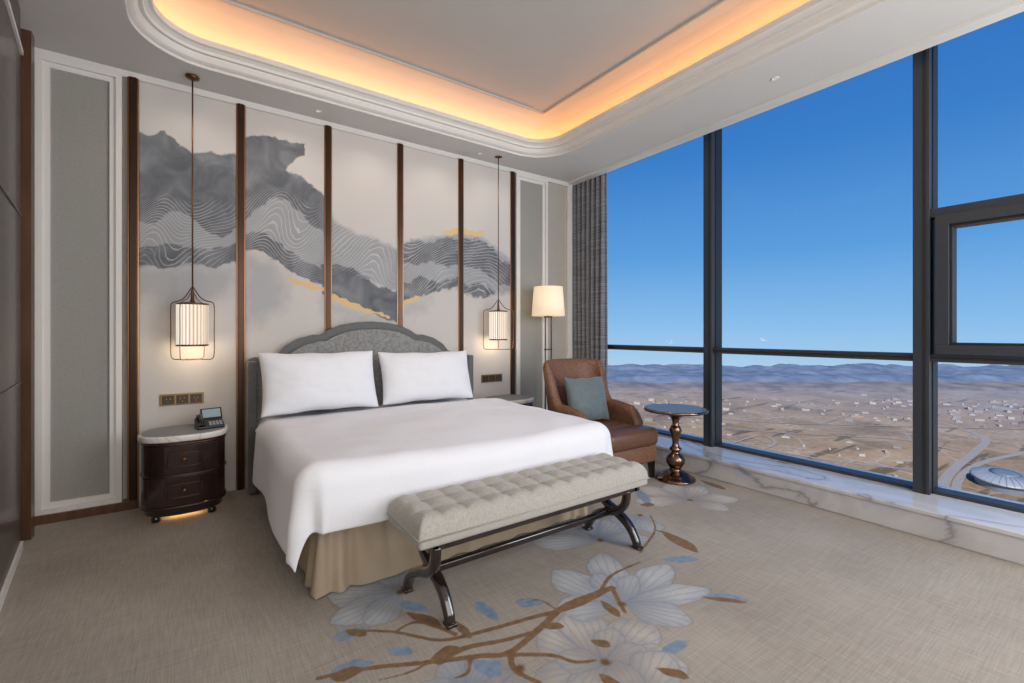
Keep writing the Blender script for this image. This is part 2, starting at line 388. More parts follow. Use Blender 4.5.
nt.links.new(col,b.inputs['Base Color']); b.inputs['Roughness'].default_value=0.95; b.inputs['Sheen Weight'].default_value=0.1; b.inputs['Specular IOR Level'].default_value=0.1
bp=N(nt,'ShaderNodeBump'); bp.inputs['Strength'].default_value=0.25; bp.inputs['Distance'].default_value=0.005; nt.links.new(mth(nt,'ADD',s,nf),bp.inputs['Height']); nt.links.new(bp.outputs[0],b.inputs['Normal'])
me.materials.append(m)
fl=bpy.data.objects.new('floor',me); COL.objects.link(fl); fl['kind']='structure'; fl['label']='beige woven carpet with blossom branch pattern'

MB().box(RX0-0.1,RX1,YB,YB+0.12,0,3.8).obj('wall_back','wallb',**STR)
MB().box(RX0-0.12,RX0,RY0,YB+0.12,0,3.8).obj('wall_left','wallb',**STR)
MB().box(RX0-0.12,RX1,RY0-0.12,RY0,0,3.8).obj('wall_front','wallb',**STR)
TX0,TX1,TY0,TY1,TR=-0.33,3.32,-1.3,4.05,0.42
def rr(o,n=14):
    R=max(0.03,TR-o*(1.0 if o<0.13 else 1.5)); x0,x1,y0,y1=TX0+o,TX1-o,TY0+o,TY1-o; pts=[]
    for cx,cy,a0 in ((x1-R,y1-R,0),(x0+R,y1-R,90),(x0+R,y0+R,180),(x1-R,y0+R,270)):
        for k in range(n+1):
            a=math.radians(a0+90*k/n); pts.append((cx+R*math.cos(a),cy+R*math.sin(a)))
    return pts
def ring(mb,prof,mi=0,smooth=False):
    for (o0,z0),(o1,z1) in zip(prof[:-1],prof[1:]):
        a=rr(o0);b_=rr(o1);n=len(a)
        v=[(x,y,z0) for x,y in a]+[(x,y,z1) for x,y in b_]
        mb.add(v,[(k,(k+1)%n,n+(k+1)%n,n+k) for k in range(n)],mi,smooth)
bm=bmesh.new()
def loop(pts,z):
    vs=[bm.verts.new((x,y,z)) for x,y in pts]
    return [bm.edges.new((vs[i],vs[(i+1)%len(vs)])) for i in range(len(vs))]
CE=4.05
e=loop(rr(0),3.25)+loop([(RX0-0.1,RY0-0.1),(CE,RY0-0.1),(CE,YB+0.1),(RX0-0.1,YB+0.1)],3.25)
bmesh.ops.triangle_fill(bm,use_beauty=True,edges=e)
me=bpy.data.meshes.new('ceiling'); bm.to_mesh(me); bm.free(); me.materials.append(M['ceil'])
o=bpy.data.objects.new('ceiling',me); COL.objects.link(o); o['kind']='structure'
mb=MB(); ring(mb,[(0,3.25),(0,3.27),(.02,3.275),(.035,3.285),(.045,3.305),(.05,3.325),(.075,3.325),(.08,3.345),(.10,3.36),(.12,3.365),(.12,3.405),(.105,3.405),(.105,3.385),(-.1,3.385),(-.1,3.42)])
mb.obj('trim_1','white',label='stepped white cove moulding around the ceiling tray',fixn=False,**STR)
mb=MB(); ring(mb,[(-.1,3.42),(-.08,3.47),(-.03,3.53),(.06,3.59),(.16,3.625),(.26,3.64)],0,True); mb.obj('trim_2','cove',label='curved cove surface washed by warm light',fixn=False,**STR)
mb=MB(); ring(mb,[(.26,3.64),(.26,3.63),(.275,3.63),(.275,3.65)]); v=[(x,y,3.65) for x,y in rr(.275)]; mb.add(v,[tuple(range(len(v)))],0); mb.obj('ceiling_upper','ceil_in',fixn=False,**STR)
mb=MB(); ring(mb,[(-.06,3.392),(.0,3.392)]); mb.obj('cove_light','led',fixn=False,label='warm concealed LED strip in the ceiling cove',category='light')
MB().box(RX0-0.12,RX1+0.1,RY0-0.12,YB+0.12,3.8,3.9).obj('ceiling_slab','ceil',**STR)
MB().box(CE-0.09,CE,RY0,YB,3.225,3.3).box(CE-0.0,CE+0.02,RY0,YB,3.225,3.8).obj('trim_3','white',label='white pelmet edge along the window recess',**STR)
MB().box(RX0,CE,YB-0.035,YB,3.2,3.25).obj('trim_4','white',**STR)
MB().box(3.8,4.5,RY0,YB,0.0,0.15).box(3.785,4.5,RY0,YB,0.15,0.18).obj('trim_5','marble',label='white veined marble window ledge',**STR)
bevel(bpy.data.objects['trim_5'],0.006)
MB().box(RX0,-0.34,YB-0.09,YB,0,0.06).obj('baseboard_back','wood',**STR)
MB().box(3.08,4.05,YB-0.03,YB,0,0.08).obj('trim_6','wood',**STR)
dl=MB().box(-0.04,0,-1.1,0,0.05,2.97,0).box(-0.045,0.012,-1.1,0,0.0,0.05,1).box(-0.045,0.012,-1.1,0,2.97,3.0,1).box(-0.04,0.0,-1.1,0,3.0,3.24,0)
dl.box(0,0.006,-1.1,-0.02,1.0,1.01,0).box(0,0.006,-1.1,-0.02,2.0,2.01,0)
dl.obj('door_1',['door','white'],loc=(-0.85,3.93,0),rot=(0,0,math.radians(7)),label='dark wood door leaf with white rails',**STR)
MB().box(-0.925,-0.835,4.08,4.15,0,3.2).obj('trim_7','wood',label='walnut door post',**STR)

# ---- windows
def bay(i,y0,y1,sash=False):
    mb=MB()
    X0,X1=4.16,4.32
    mb.box(4.22,4.34,y0,y1,0.18,0.205)
    mb.box(4.2,4.34,y0,y1,3.5,3.6)
    mb.box(X0,X1,y0-0.09,y0,0.18,3.6)
    mb.box(X0-0.004,X0,y0-0.075,y0-0.055,0.18,3.6,1); mb.box(X0+0.06,X1+0.01,y0-0.098,y0-0.09,0.18,3.6,1)
    mb.box(4.19,4.33,y0,y1,1.10,1.155)
    mb.box(4.185,4.19,y0,y1,1.12,1.135,1)
    if sash:
        mb.box(4.19,4.33,y0,y1,2.10,2.16)
        mb.box(4.15,4.30,y0,y1-.03,2.03,2.10,0); mb.box(4.15,4.30,y0,y1-.03,1.155,1.22,0)
        mb.box(4.15,4.30,y1-.10,y1-.03,1.22,2.03,0); mb.box(4.15,4.30,y0,y0+.07,1.22,2.03,0)
        mb.box(4.17,4.28,y0+.07,y1-.10,2.015,2.03,1); mb.box(4.17,4.28,y0+.07,y1-.10,1.22,1.235,1); mb.box(4.17,4.28,y1-.115,y1-.10,1.235,2.015,1)
    o=bevel(mb.obj('window_%d'%i,['frame','frame_d'],label='tall dark aluminium framed window bay',**STR),0.004)
    MB().box(4.29,4.298,y0,y1,0.205,3.5).obj('window_glass','glass',parent=o,kind='structure')
bay(1,2.62,YB); bay(2,1.01,2.53); bay(3,-0.60,0.92,True); bay(4,RY0,-0.69)
MB().box(4.3,4.42,RY0,YB+0.12,3.6,3.9).obj('trim_8','frame',**STR)
MB().box(3.97,4.05,YB-0.03,YB,0.18,3.25).obj('trim_9','white',label='white vertical wall trim beside the curtain',**STR)

# ================================================================ BACK WALL DECOR
for k in range(6):
    x=-0.37+0.69*k+0.003
    mb=MB().box(x-0.022,x+0.022,YB-0.072,YB,0.0,3.2,0).box(x-0.033,x-0.022,YB-0.062,YB,0.0,3.2,1).box(x+0.022,x+0.033,YB-0.062,YB,0.0,3.2,1)
    bevel(mb.obj('trim_%d'%(10+k),['bronze','bronze_e'],label='slim dark bronze vertical wall batten with brass edges',**STR),0.003)
def side_panel(xc,w,label):
    z0,z1=0.06,3.2; E=empty('wall_panel',(xc,YB,z0),label=label,category='wall panel',group='upholstered wall panels')
    h=z1-z0; mb=MB(); w2=w/2
    for (a,y,t) in ((0.0,0.07,0.034),(0.034,0.05,0.036)):
        mb.box(-w2+a,-w2+a+t,-y,0,a,h-a); mb.box(w2-a-t,w2-a,-y,0,a,h-a); mb.box(-w2+a+t,w2-a-t,-y,0,a,a+t); mb.box(-w2+a+t,w2-a-t,-y,0,h-a-t,h-a)
    mb.obj('panel_frame','white',parent=E,label='white lacquered moulding frame')
    MB().box(-w2+0.07,w2-0.07,-0.03,0,0.07,h-0.07).obj('panel_fabric','fabric',parent=E,label='grey woven fabric infill')
side_panel(-0.655,0.45,'tall grey fabric wall panel in white frame by the door')
side_panel(3.37,0.48,'tall grey fabric wall panel in white frame by the floor lamp')
dark=[[(130,133),(150,136),(165,131),(178,146),(192,155),(210,152),(240,158),(240,225),(222,240),(205,232),(190,215),(170,212),(155,225),(130,220)],
      [(240,140),(262,136),(285,140),(303,146),(304,156),(290,163),(283,172),(300,176),(312,186),(325,200),(325,236),(310,225),(292,205),(275,196),(262,205),(240,225)],
      [(240,235),(262,232),(285,248),(305,262),(325,270),(325,288),(300,277),(280,264),(262,252),(240,250)],
      [(130,250),(165,244),(200,250),(240,244),(240,260),(215,268),(190,262),(165,270),(130,264)],
      [(320,264),(345,266),(360,274),(375,285),(400,292),(400,324),(380,318),(355,308),(320,294)],
      [(400,246),(415,240),(432,244),(445,238),(460,240),(460,262),(448,268),(430,262),(415,266),(400,262)],
      [(400,284),(420,278),(440,284),(460,276),(460,287),(440,291),(422,296),(400,302)],
      [(460,238),(478,240),(490,248),(500,262),(512,266),(512,288),(495,282),(480,270),(460,266)],
      [(460,284),(480,286),(495,292),(485,299),(460,293)]]
wav=[[(130,205),(160,195),(190,205),(215,200),(240,208),(240,262),(190,266),(130,268)],
     [(240,205),(262,190),(290,195),(325,215),(325,288),(300,275),(285,262),(262,250),(240,250)],
     [(320,205),(335,222),(355,234),(375,240),(400,252),(400,295),(375,285),(350,270),(320,275)],
     [(400,243),(420,240),(440,236),(460,232),(460,288),(430,292),(400,295)],
     [(460,234),(480,238),(495,250),(512,262),(512,294),(470,296),(455,290)]]
mid=[[(130,262),(240,262),(240,285),(222,300),(200,318),(175,322),(150,300),(130,305)],
     [(240,248),(275,262),(292,285),(285,310),(262,322),(240,330)],[(320,292),(355,308),(400,322),(400,330),(350,322),(320,312)],[(400,300),(430,296),(425,312),(400,318)]]
gold=[[(284,277),(300,280),(325,287),(325,293),(305,288),(290,283)],[(325,291),(345,299),(365,308),(386,314),(388,318),(365,313),(345,306),(325,298)],
      [(400,302),(410,298),(419,297),(417,301),(400,306)],[(438,235),(447,230),(455,228),(462,230),(480,233),(484,235),(478,236),(462,234),(448,236)]]
m,nt,b,out=newmat('mural_silk')
c=coords(nt); na=N(nt,'ShaderNodeTexNoise'); na.inputs['Scale'].default_value=12; na.inputs['Detail'].default_value=7; nt.links.new(c,na.inputs['Vector'])
nb=N(nt,'ShaderNodeTexNoise'); nb.inputs['Scale'].default_value=2.2; nb.inputs['Detail'].default_value=5; nt.links.new(c,nb.inputs['Vector'])
nd=N(nt,'ShaderNodeTexNoise'); nd.inputs['Scale'].default_value=4.5; nd.inputs['Detail'].default_value=6; nd.inputs['Distortion'].default_value=1.0; nt.links.new(c,nd.inputs['Vector'])
nc=mth(nt,'SUBTRACT',na.outputs['Fac'],0.5)
col=mixc(nt,mth(nt,'MULTIPLY',nb.outputs['Fac'],0.5),S(208,203,198),S(192,187,182))
col=mixc(nt,mth(nt,'MULTIPLY',mask(nt,A_(nt,'mid'),-3,9,nc,22),0.75),col,S(166,168,171))
rwash=ramp(nt,[(0.3,S(88,91,97)),(0.5,S(110,113,118)),(0.7,S(136,139,143))]); nt.links.new(nd.outputs['Fac'],rwash.inputs[0])
wv=mask(nt,A_(nt,'wav'),0,2.5,nc,10)
col=mixc(nt,mth(nt,'MULTIPLY',wv,0.85),col,mixc(nt,nd.outputs['Fac'],S(128,132,138),S(168,170,173)))
dk=mask(nt,A_(nt,'dark'),0,0.9,nc,12)
col=mixc(nt,dk,col,rwash.outputs[0])
ph=mth(nt,'SINE',mth(nt,'ADD',A_(nt,'phase'),mth(nt,'MULTIPLY',nd.outputs['Fac'],12.0)))
ln=N(nt,'ShaderNodeMapRange'); ln.inputs['From Min'].default_value=0.7; ln.inputs['From Max'].default_value=1.0; nt.links.new(ph,ln.inputs['Value'])
vis=N(nt,'ShaderNodeMapRange'); vis.inputs['From Min'].default_value=0.38; vis.inputs['From Max'].default_value=0.58; vis.inputs['To Min'].default_value=0.15; vis.inputs['To Max'].default_value=0.75; nt.links.new(nb.outputs['Fac'],vis.inputs['Value'])
col=mixc(nt,mth(nt,'MULTIPLY',mth(nt,'MULTIPLY',ln.outputs[0],wv),vis.outputs[0]),col,S(208,208,207))
gm=mask(nt,A_(nt,'gold'),0,0.35,nc,11)
col=mixc(nt,gm,col,S(222,190,136))
nt.links.new(col,b.inputs['Base Color']); b.inputs['Roughness'].default_value=0.7
M['mural']=m
zs=np.arange(0.0,3.2001,0.011)
for k in range(5):
    x0=-0.367+0.69*k+0.032; x1=x0+0.626; xc=(x0+x1)/2
    xs=np.linspace(-(x1-x0)/2,(x1-x0)/2,58)
    me,ax,az=gridmesh('mural_panel',xs,zs,lambda x,y:np.stack([x,np.full_like(x,-0.03),y],1))
    wx=ax+xc; d=FX*wx+FY*(YB-0.03); PX=512+F*(FY*wx-FX*(YB-0.03))/d; PY=HZ-F*(az-H)/d
    Q=np.stack([PX,PY],1)
    for nme,pl in (('dark',dark),('wav',wav),('mid',mid),('gold',gold)):
        v=np.full(len(Q),999.)
        for p in pl: v=np.minimum(v,sdf(Q,p))
        attr(me,nme,v)
    ph=(PY*1.0+13*np.sin(PX/17+PY/45)+6*np.sin(PX/9.5+PY/23+1)+5*np.sin(PY/12-PX/31)+0.3*PX)
    attr(me,'phase',ph*2*np.pi/3.8)
    me.materials.append(M['mural'])
    o=bpy.data.objects.new('mural_panel',me); COL.objects.link(o); o.location=(xc,YB,0)
    sm=o.modifiers.new('sol','SOLIDIFY'); sm.thickness=0.025; sm.offset=1 
    o['label']=['silk mural panel with dark ink mountain above the phone','silk mural panel with dark ink rock and wave lines','silk mural panel with grey waves and gold seam','silk mural panel with grey ink wave above headboard','silk mural panel with ink waves and gold ridge'][k]
    o['category']='wall art'; o['group']='landscape mural panels'
def socket(x,label):
    mb=MB().box(-0.14,0.14,-0.012,0,-0.045,0.045,0)
    o=bevel(mb.obj('socket_panel','socket',loc=(x,YB-0.03-0.025,0.785),label=label,category='wall socket'),0.003)
    for k in range(3):
        q=MB().box(-0.038,0.038,-0.006,0,-0.034,0.034,0)
        for a,bb in ((-0.012,0.008),(0.012,0.008),(0,-0.014)): q.box(a-0.002,a+0.002,-0.008,-0.006,bb-0.006,bb+0.006,1)
        q.obj('socket_module',['socket_d','gold'],parent=o,loc=((k-1)*0.088,-0.012,0))
socket(-0.07,'bronze triple wall socket plate above nightstand by phone'); socket(2.79,'bronze triple wall socket plate beside the bed')
# ================================================================ BED
BC=1.385; OX=0.035
bed=empty('bed',(BC,3.3,0),label='king bed with scalloped grey velvet headboard',category='bed')
def hb_outline(sc=0.0):
    half=[(1.03,0.02),(1.03,1.05),(1.015,1.085),(0.97,1.10),(0.86,1.10),(0.80,1.12),(0.74,1.19),(0.64,1.25),(0.52,1.285),(0.45,1.285),(0.39,1.325),(0.28,1.375),(0.14,1.40),(0,1.41)]
    r=[(x,z) for x,z in half]; l=[(-x,z) for x,z in half[-2::-1]]
    pts=r+l
    if sc: 
        cz=0.7; pts=[(x*(1-sc/1.03),cz+(z-cz)*(1-sc/0.7)) for x,z in pts]
    return pts
def slab(pts,y0,y1):
    n=len(pts); v=[(x,y0,z) for x,z in pts]+[(x,y1,z) for x,z in pts]
    f=[tuple(range(n)),tuple(range(2*n-1,n-1,-1))]+[(i,(i+1)%n,n+(i+1)%n,n+i) for i in range(n)]
    return v,f
hy=YB-0.1-3.3
mb=MB(); v,f=slab(hb_outline(),hy-0.07,hy); mb.add(v,f)
for sx in (-1,1): mb.box(min(sx*1.03,sx*0.965),max(sx*1.03,sx*0.965),hy-0.20,hy-0.05,0.02,1.07,0)
hb=bevel(mb.obj('headboard','hbb',parent=bed,label='scalloped grey headboard with side wings'),0.015,3)
mb=MB(); v,f=slab(hb_outline(0.07),-0.03,0.0); mb.add(v,f); bevel(mb.obj('headboard_pad','hb',parent=hb,loc=(0,hy-0.07,0),label='mottled grey velvet inset pad'),0.02,4)
mb=MB(); mb.sweep([(x,hy-0.073,z) for x,z in hb_outline(0.062) if z>0.1],0.006,6); mb.obj('headboard_piping','hbb',parent=hb,label='thin dark piping')
def skirt_path():
    x0,x1,yh,yf=-0.895+OX,0.895+OX,0.9,-0.91
    path=[]
    def seg(a,b,n):
        for i in range(n): t=i/n; path.append((a[0]+(b[0]-a[0])*t,a[1]+(b[1]-a[1])*t))
    seg((x0,yh),(x0,yf),120); seg((x0,yf),(x1,yf),120); seg((x1,yf),(x1,yh),120); path.append((x1,yh))
    return path
path=skirt_path(); n=len(path); v=[];f=[]
for i,(x,y) in enumerate(path):
    cd=min(abs(i-120),abs(i-240)); 
    nx=-1 if i<=120 else (1 if i>=240 else 0); ny=-1 if 120<=i<=240 else 0
    for j in range(9):
        t=j/8
        w=0.009*math.sin(i*0.33+1.5*math.sin(i*0.07))*(1-t*0.6)+0.004*math.sin(i*0.62+t*3)+ (0.020*math.cos(i*0.9)*(1-0.5*t) if cd<11 else 0)+0.035*(1-t)
        v.append((x+nx*w,y+ny*w,0.008+0.36*t))
for i in range(n-1):
    for j in range(8): a=i*9+j; f.append((a,a+9,a+10,a+1))
MB().add(v,f,0,True).obj('bed_skirt','skirt',parent=bed,label='champagne satin bed skirt with corner pleats')
MB().box(-0.86+OX,0.86+OX,-0.87,0.98,0.04,0.36,0,bev=0.02).obj('bed_base','hbb',parent=bed)
MB().box(-0.93+OX,0.93+OX,-0.92,0.99,0.36,0.59,0,bev=0.05).obj('mattress','duvet',parent=bed,label='thick white mattress')
def duvet_pt(u,v):
    half=0.93; side=0.51; Lt=1.55; foot=0.38; r0=0.11
    s=(u*2-1)*(half+side); t=v*(Lt+foot)
    a=max(0,abs(s)-half); b_=max(0,t-Lt); rho=math.hypot(a,b_)
    z0=0.672+0.014*math.sin(s*2.1+1)*math.sin(t*2.6)+0.018*mnoise.noise(Vector((s*2.2,t*2.2,3)))+0.007*mnoise.noise(Vector((s*5,t*5,8)))
    if t<0.25: z0-=0.02*(1-t/0.25)
    x=math.copysign(min(abs(s),half),s); y=3.88-min(t,Lt)
    if rho>0:
        phi=math.atan2(b_,a); re=rho*(1-0.18*math.sin(2*phi)**2)
        L=r0*math.pi/2
        if re<L: th=re/r0; out_=r0*math.sin(th); dr=r0*(1-math.cos(th))
        else:
            e_=re-L; out_=r0+e_*0.05; dr=r0+e_*0.99
        g=min(1,re/0.35)**1.5
        wr=0.016*g*math.sin(t*7+1.0*math.sin(t*3)) if a>b_ else 0.012*g*math.sin(s*7+2)
        if a>0 and b_>0: wr=0.028*g*math.sin(phi*4)
        if b_>0 and a==0: wr=min(wr,0.0)
        out_+=wr
        if a==0: out_=min(out_,0.115)
        x+=math.copysign(a/rho*out_,s) if a>0 else 0
        y-=b_/rho*out_
        z0-=dr
    return (x+OX,y-3.3,z0)
o=MB().grid(duvet_pt,130,110).obj('duvet','duvet',loc=(BC,3.3,0),label='smooth white cotton duvet draped over the bed',category='bedding')
sm=o.modifiers.new('s','SOLIDIFY'); sm.thickness=0.018; sm.offset=-1
subs(o,1)
def sheet_pt(u,v):
    s=(u*2-1)*1.0; t=v*0.5
    z=0.615+0.006*math.sin(s*3)
    if abs(s)>0.94: z-= (abs(s)-0.94)*1.5
    return (s+OX*0.5,4.27-t-3.3,z-0.01*v)
MB().grid(sheet_pt,50,10).obj('bed_sheet','duvet',parent=bed,label='white fitted sheet')
def pillow_mesh(mb,w,h,t,seed=0,pw=2.8):
    def fn(sgn):
        def g(u,v):
            a=u*2-1; c_=v*2-1
            th=(max(0,1-abs(a)**pw)*max(0,1-abs(c_)**pw))**0.55
            x=w/2*a*(1-0.05*(1-c_*c_)*abs(a)); z=h/2*c_*(1-0.08*(1-a*a)*abs(c_))
            nn=0.024*mnoise.noise(Vector((a*1.8+seed,c_*1.8,sgn)))*th + 0.007*mnoise.noise(Vector((a*5+seed,c_*5,sgn)))*th
            ed=math.sin(a*9+seed)*0.004*(abs(c_)**4)
            return (x,sgn*(t/2*th+nn*0.8+0.003),z+ed)
        return g
    mb.grid(fn(-1),40,30); mb.grid(fn(1),40,30,flip=True)
    return mb
def pillow(x,y,z,w,h,t,tilt,rz,seed,label,matn='pillow',name='pillow',group='bed pillows',cat='pillow'):
    mb=MB(); pillow_mesh(mb,w,h,t,seed)
    o=mb.obj(name,matn,loc=(x,y,z),rot=(math.radians(tilt),0,math.radians(rz)),label=label,category=cat)
    if group: o['group']=group
    me=o.data; bm=bmesh.new(); bm.from_mesh(me); bmesh.ops.remove_doubles(bm,verts=bm.verts[:],dist=0.0070); bmesh.ops.recalc_face_normals(bm,faces=bm.faces[:]); bm.to_mesh(me); bm.free()
    subs(o,1); return o
pillow(0.95,4.165,0.885,0.84,0.47,0.11,-6,1,1,'plump white pillow against the headboard, phone side')
pillow(1.89,4.165,0.885,0.84,0.47,0.11,-6,-1,2,'plump white pillow against the headboard, window side')
pillow(0.85,3.90,0.91,0.91,0.51,0.26,-17,2,3,'large white pillow in front, phone side')
pillow(1.78,3.91,0.90,0.90,0.49,0.26,-17,-2,4,'large white pillow in front, window side')

# ================================================================ BENCH
bn=empty('bench',(1.54,2.0,0),label='grey button-tufted bench with curved dark wood legs',category='bench')
L2,W2=0.755,0.19
def seat_top(u,v):
    x=(u*2-1)*L2; y=(v*2-1)*W2
    ex=min(1,(L2-abs(x))/0.05); ey=min(1,(W2-abs(y))/0.05)
    z=0.41+0.085*min(math.sqrt(max(0,1-(1-ex)**2)),math.sqrt(max(0,1-(1-ey)**2)))
    cx=L2*2/12; cy=W2*2/3
    fx=(x+L2)/cx; fy=(y+W2)/cy
    dx=abs(fx-round(fx))*cx; dy=abs(fy-round(fy))*cy
    inx=0.5<fx<11.5; iny=0.5<fy<2.5
    ed=min(1,ex)*min(1,ey)
    if inx: z-=0.009*math.exp(-dx/0.011)*ed
    if iny: z-=0.009*math.exp(-dy/0.011)*ed
    if inx and iny: z-=0.012*math.exp(-(dx*dx+dy*dy)/0.0003)
    return (x,y,z+0.007*(math.sin(fx*math.pi)**2*math.sin(fy*math.pi)**2)*ed)
mb=MB(); mb.grid(seat_top,190,66)
mb.box(-L2+0.002,L2-0.002,-W2+0.002,W2-0.002,0.365,0.418,0,bev=0.015)
mb.sweep([(-L2,-W2,.41),(L2,-W2,.41),(L2,W2,.41),(-L2,W2,.41)],0.005,6,closed=True)
st=mb.obj('seat','bench',parent=bn,label='grey tufted upholstered seat',fixn=False)
mb=MB()
for i in range(1,12):
    for j in (1,2): mb.lathe([(0.009,0.0),(0.008,0.004),(0.003,0.006)],12,T=Matrix.Translation((-L2+i*L2*2/12,-W2+j*W2*2/3,0.466)))
mb.obj('seat_button','bench',parent=st,kind='stuff')
mb=MB().box(-0.68,0.68,-0.165,-0.13,0.335,0.366).box(-0.68,0.68,0.13,0.165,0.335,0.366).box(-0.70,-0.65,-0.165,0.165,0.335,0.366).box(0.65,0.70,-0.165,0.165,0.335,0.366)
bevel(mb.obj('seat_rail','darkwood',parent=bn,label='glossy dark wood under-frame'),0.004)
hs=[(0.023*math.copysign(abs(math.cos(a))**0.6,math.cos(a)),0.023*math.copysign(abs(math.sin(a))**0.6,math.sin(a))) for a in [2*math.pi*k/16 for k in range(16)]]
for sx in (-0.63,0.63):
    for sg in (1,-1):
        off=0.025*sg
        p=catmull([(sx+off,-sg*0.185,0.0),(sx+off,-sg*0.17,0.05),(sx+off,-sg*0.115,0.12),(sx+off,-sg*0.02,0.17),(sx+off,sg*0.07,0.205),(sx+off,sg*0.13,0.26),(sx+off,sg*0.148,0.35)],8)
        mb=MB().sweep(p,sec=hs,up=(1,0,0),scale=lambda t:1.15-0.2*abs(2*t-1))
        mb.box(sx+off-0.024,sx+off+0.024,-sg*0.185-0.028,-sg*0.185+0.028,0,0.016,bev=0.005)
        mb.obj('leg','darkwood',parent=bn)
MB().box(-0.62,0.62,-0.018,0.018,0.155,0.19,bev=0.008).obj('stretcher','darkwood',parent=bn)

# ================================================================ NIGHTSTANDS
def nightstand(x,label):
    E=empty('nightstand',(x,4.085,0),label=label,category='nightstand',group='oval nightstands')
    SX,SY=0.265,0.225
    mb=MB().lathe([(0.93,0.085),(0.95,0.09),(0.95,0.11),(0.93,0.115),(0.93,0.52),(0.95,0.53),(0.95,0.55),(0.9,0.553)],72,0,SX,SY,ex=2.6,smooth=False)
    body=mb.obj('body','ebony',parent=E,label='dark macassar wood oval body')
    mb=MB().lathe([(0.955,0.10),(0.965,0.104),(0.955,0.108)],72,0,SX,SY,ex=2.6).lathe([(0.955,0.318),(0.965,0.322),(0.955,0.326)],72,0,SX,SY,ex=2.6).lathe([(0.955,0.533),(0.965,0.537),(0.955,0.541)],72,0,SX,SY,ex=2.6)
    mb.obj('inlay_band','bronze_d',parent=body,label='thin bronze inlay bands')
    mb=MB().lathe([(0.97,0.553),(1.0,0.556),(1.01,0.565),(1.01,0.585),(1.0,0.593),(0.97,0.595)],72,0,SX,SY,ex=2.6)
    mb.lathe([(0.93,0.5945),(0.93,0.5975)],72,1,SX,SY,ex=2.6,smooth=False)
    mb.obj('marble_top',['marble_t','hbb'],parent=E,label='pale marble rim top with grey inset')
    for k,(z0,z1) in enumerate(((0.122,0.312),(0.332,0.526))):
        v=[];f=[];n=30
        for i in range(n+1):
            a=math.radians(-90-62+124*i/n); ca,sa=math.cos(a),math.sin(a); q=(abs(ca)**2.6+abs(sa)**2.6)**(-1/2.6)
            for rr_,zz in ((0.93,z0),(0.965,z0),(0.965,z1),(0.93,z1)): v.append((rr_*q*ca*SX,rr_*q*sa*SY,zz))
        for i in range(n):
            for j in range(4): j2=(j+1)%4; f.append((i*4+j,i*4+j2,(i+1)*4+j2,(i+1)*4+j))
        f+=[(0,1,2,3),(n*4+3,n*4+2,n*4+1,n*4)]
        dr=bevel(MB().add(v,f).obj('drawer','ebony',parent=E),0.003)
        zc=(z0+z1)/2
        MB().lathe([(0.006,0),(0.006,0.012),(0.016,0.014),(0.016,0.02),(0.008,0.024)],20,T=Matrix.Translation((0,-SY*0.965,zc))@Matrix.Rotation(math.radians(90),4,'X')).obj('knob','bronze_d',parent=dr,label='round bronze knob')
        mb=MB(); w=0.10
        for a0,a1 in (((-w,zc+.045),(w,zc+.045)),((-w,zc-.045),(w,zc-.045))):
            mb.sweep([(a0[0]+(a1[0]-a0[0])*t/8,-SY*0.967+0.0015*abs(t-4)*0.4,a0[1]) for t in range(9)],0.0018,5)
        for xx in (-w,w): mb.sweep([(xx,-SY*0.963,zc-.045),(xx,-SY*0.963,zc+.045)],0.0018,5)
        mb.obj('drawer_inlay','bronze_d',parent=dr)
    MB().lathe([(0.86,0.045),(0.88,0.05),(0.88,0.085),(0.86,0.088)],60,0,SX,SY,ex=2.6,smooth=False).obj('plinth','darkwood',parent=E)
    for sx,sy in ((-0.16,-0.12),(0.16,-0.12),(-0.16,0.12),(0.16,0.12)):
        MB().lathe([(0.02,0),(0.028,0.006),(0.028,0.03),(0.018,0.045),(0.022,0.052)],20,T=Matrix.Translation((sx,sy,0))).obj('foot','darkwood',parent=E)
    MB().box(-0.1,0.1,-0.1,0.1,0.038,0.044).obj('under_light','glow',parent=E,label='warm glowing night light')
    return E
nightstand(-0.05,'oval dark wood nightstand with marble top holding a phone')
nightstand(2.82,'oval dark wood nightstand between bed and armchair')
ph=empty('telephone',(0.10,4.06,0.5975),rot=(0,0,math.radians(10)),label='black desk telephone with upright display on nightstand',category='telephone')
v=[(-.085,-.06,0),(.085,-.06,0),(.085,.06,0),(-.085,.06,0),(-.085,-.06,.02),(.085,-.06,.02),(.085,.06,.075),(-.085,.06,.075)]
f=[(0,3,2,1),(4,5,6,7),(0,1,5,4),(1,2,6,5),(2,3,7,6),(3,0,4,7)]
pb=bevel(MB().add(v,f).obj('phone_body','plastic',parent=ph),0.006,3)
T2=Matrix.Translation((0.02,0.045,0.095))@Matrix.Rotation(math.radians(62),4,'X')
MB().box(-.068,.068,-.04,.045,-.012,0,0,T2).obj('display_housing','plastic',parent=pb)
MB().box(-.058,.058,-.028,.036,0.0,.003,0,T2).obj('phone_screen','screen',parent=pb,label='grey backlit display')
T=Matrix.Translation((0,0,0.0475))@Matrix.Rotation(math.atan2(.055,.12),4,'X')
mb=MB()
for i in range(4):
    for j in range(3): mb.box(-.010+i*.022,.005+i*.022,-.058+j*.018,-.046+j*.018,.001,.006,0,T)
mb.obj('keypad','keys',parent=pb)
mb=MB(); mb.sweep(catmull([(-.056,-.062,.012),(-.056,-.04,.028),(-.056,0,.032),(-.056,.04,.028),(-.056,.062,.012)],5),0.014,10,T=T); mb.box(-.076,-.036,-.07,-.036,.003,.024,0,T,bev=.007).box(-.076,-.036,.036,.07,.003,.024,0,T,bev=.007)
mb.obj('handset','plastic',parent=ph)

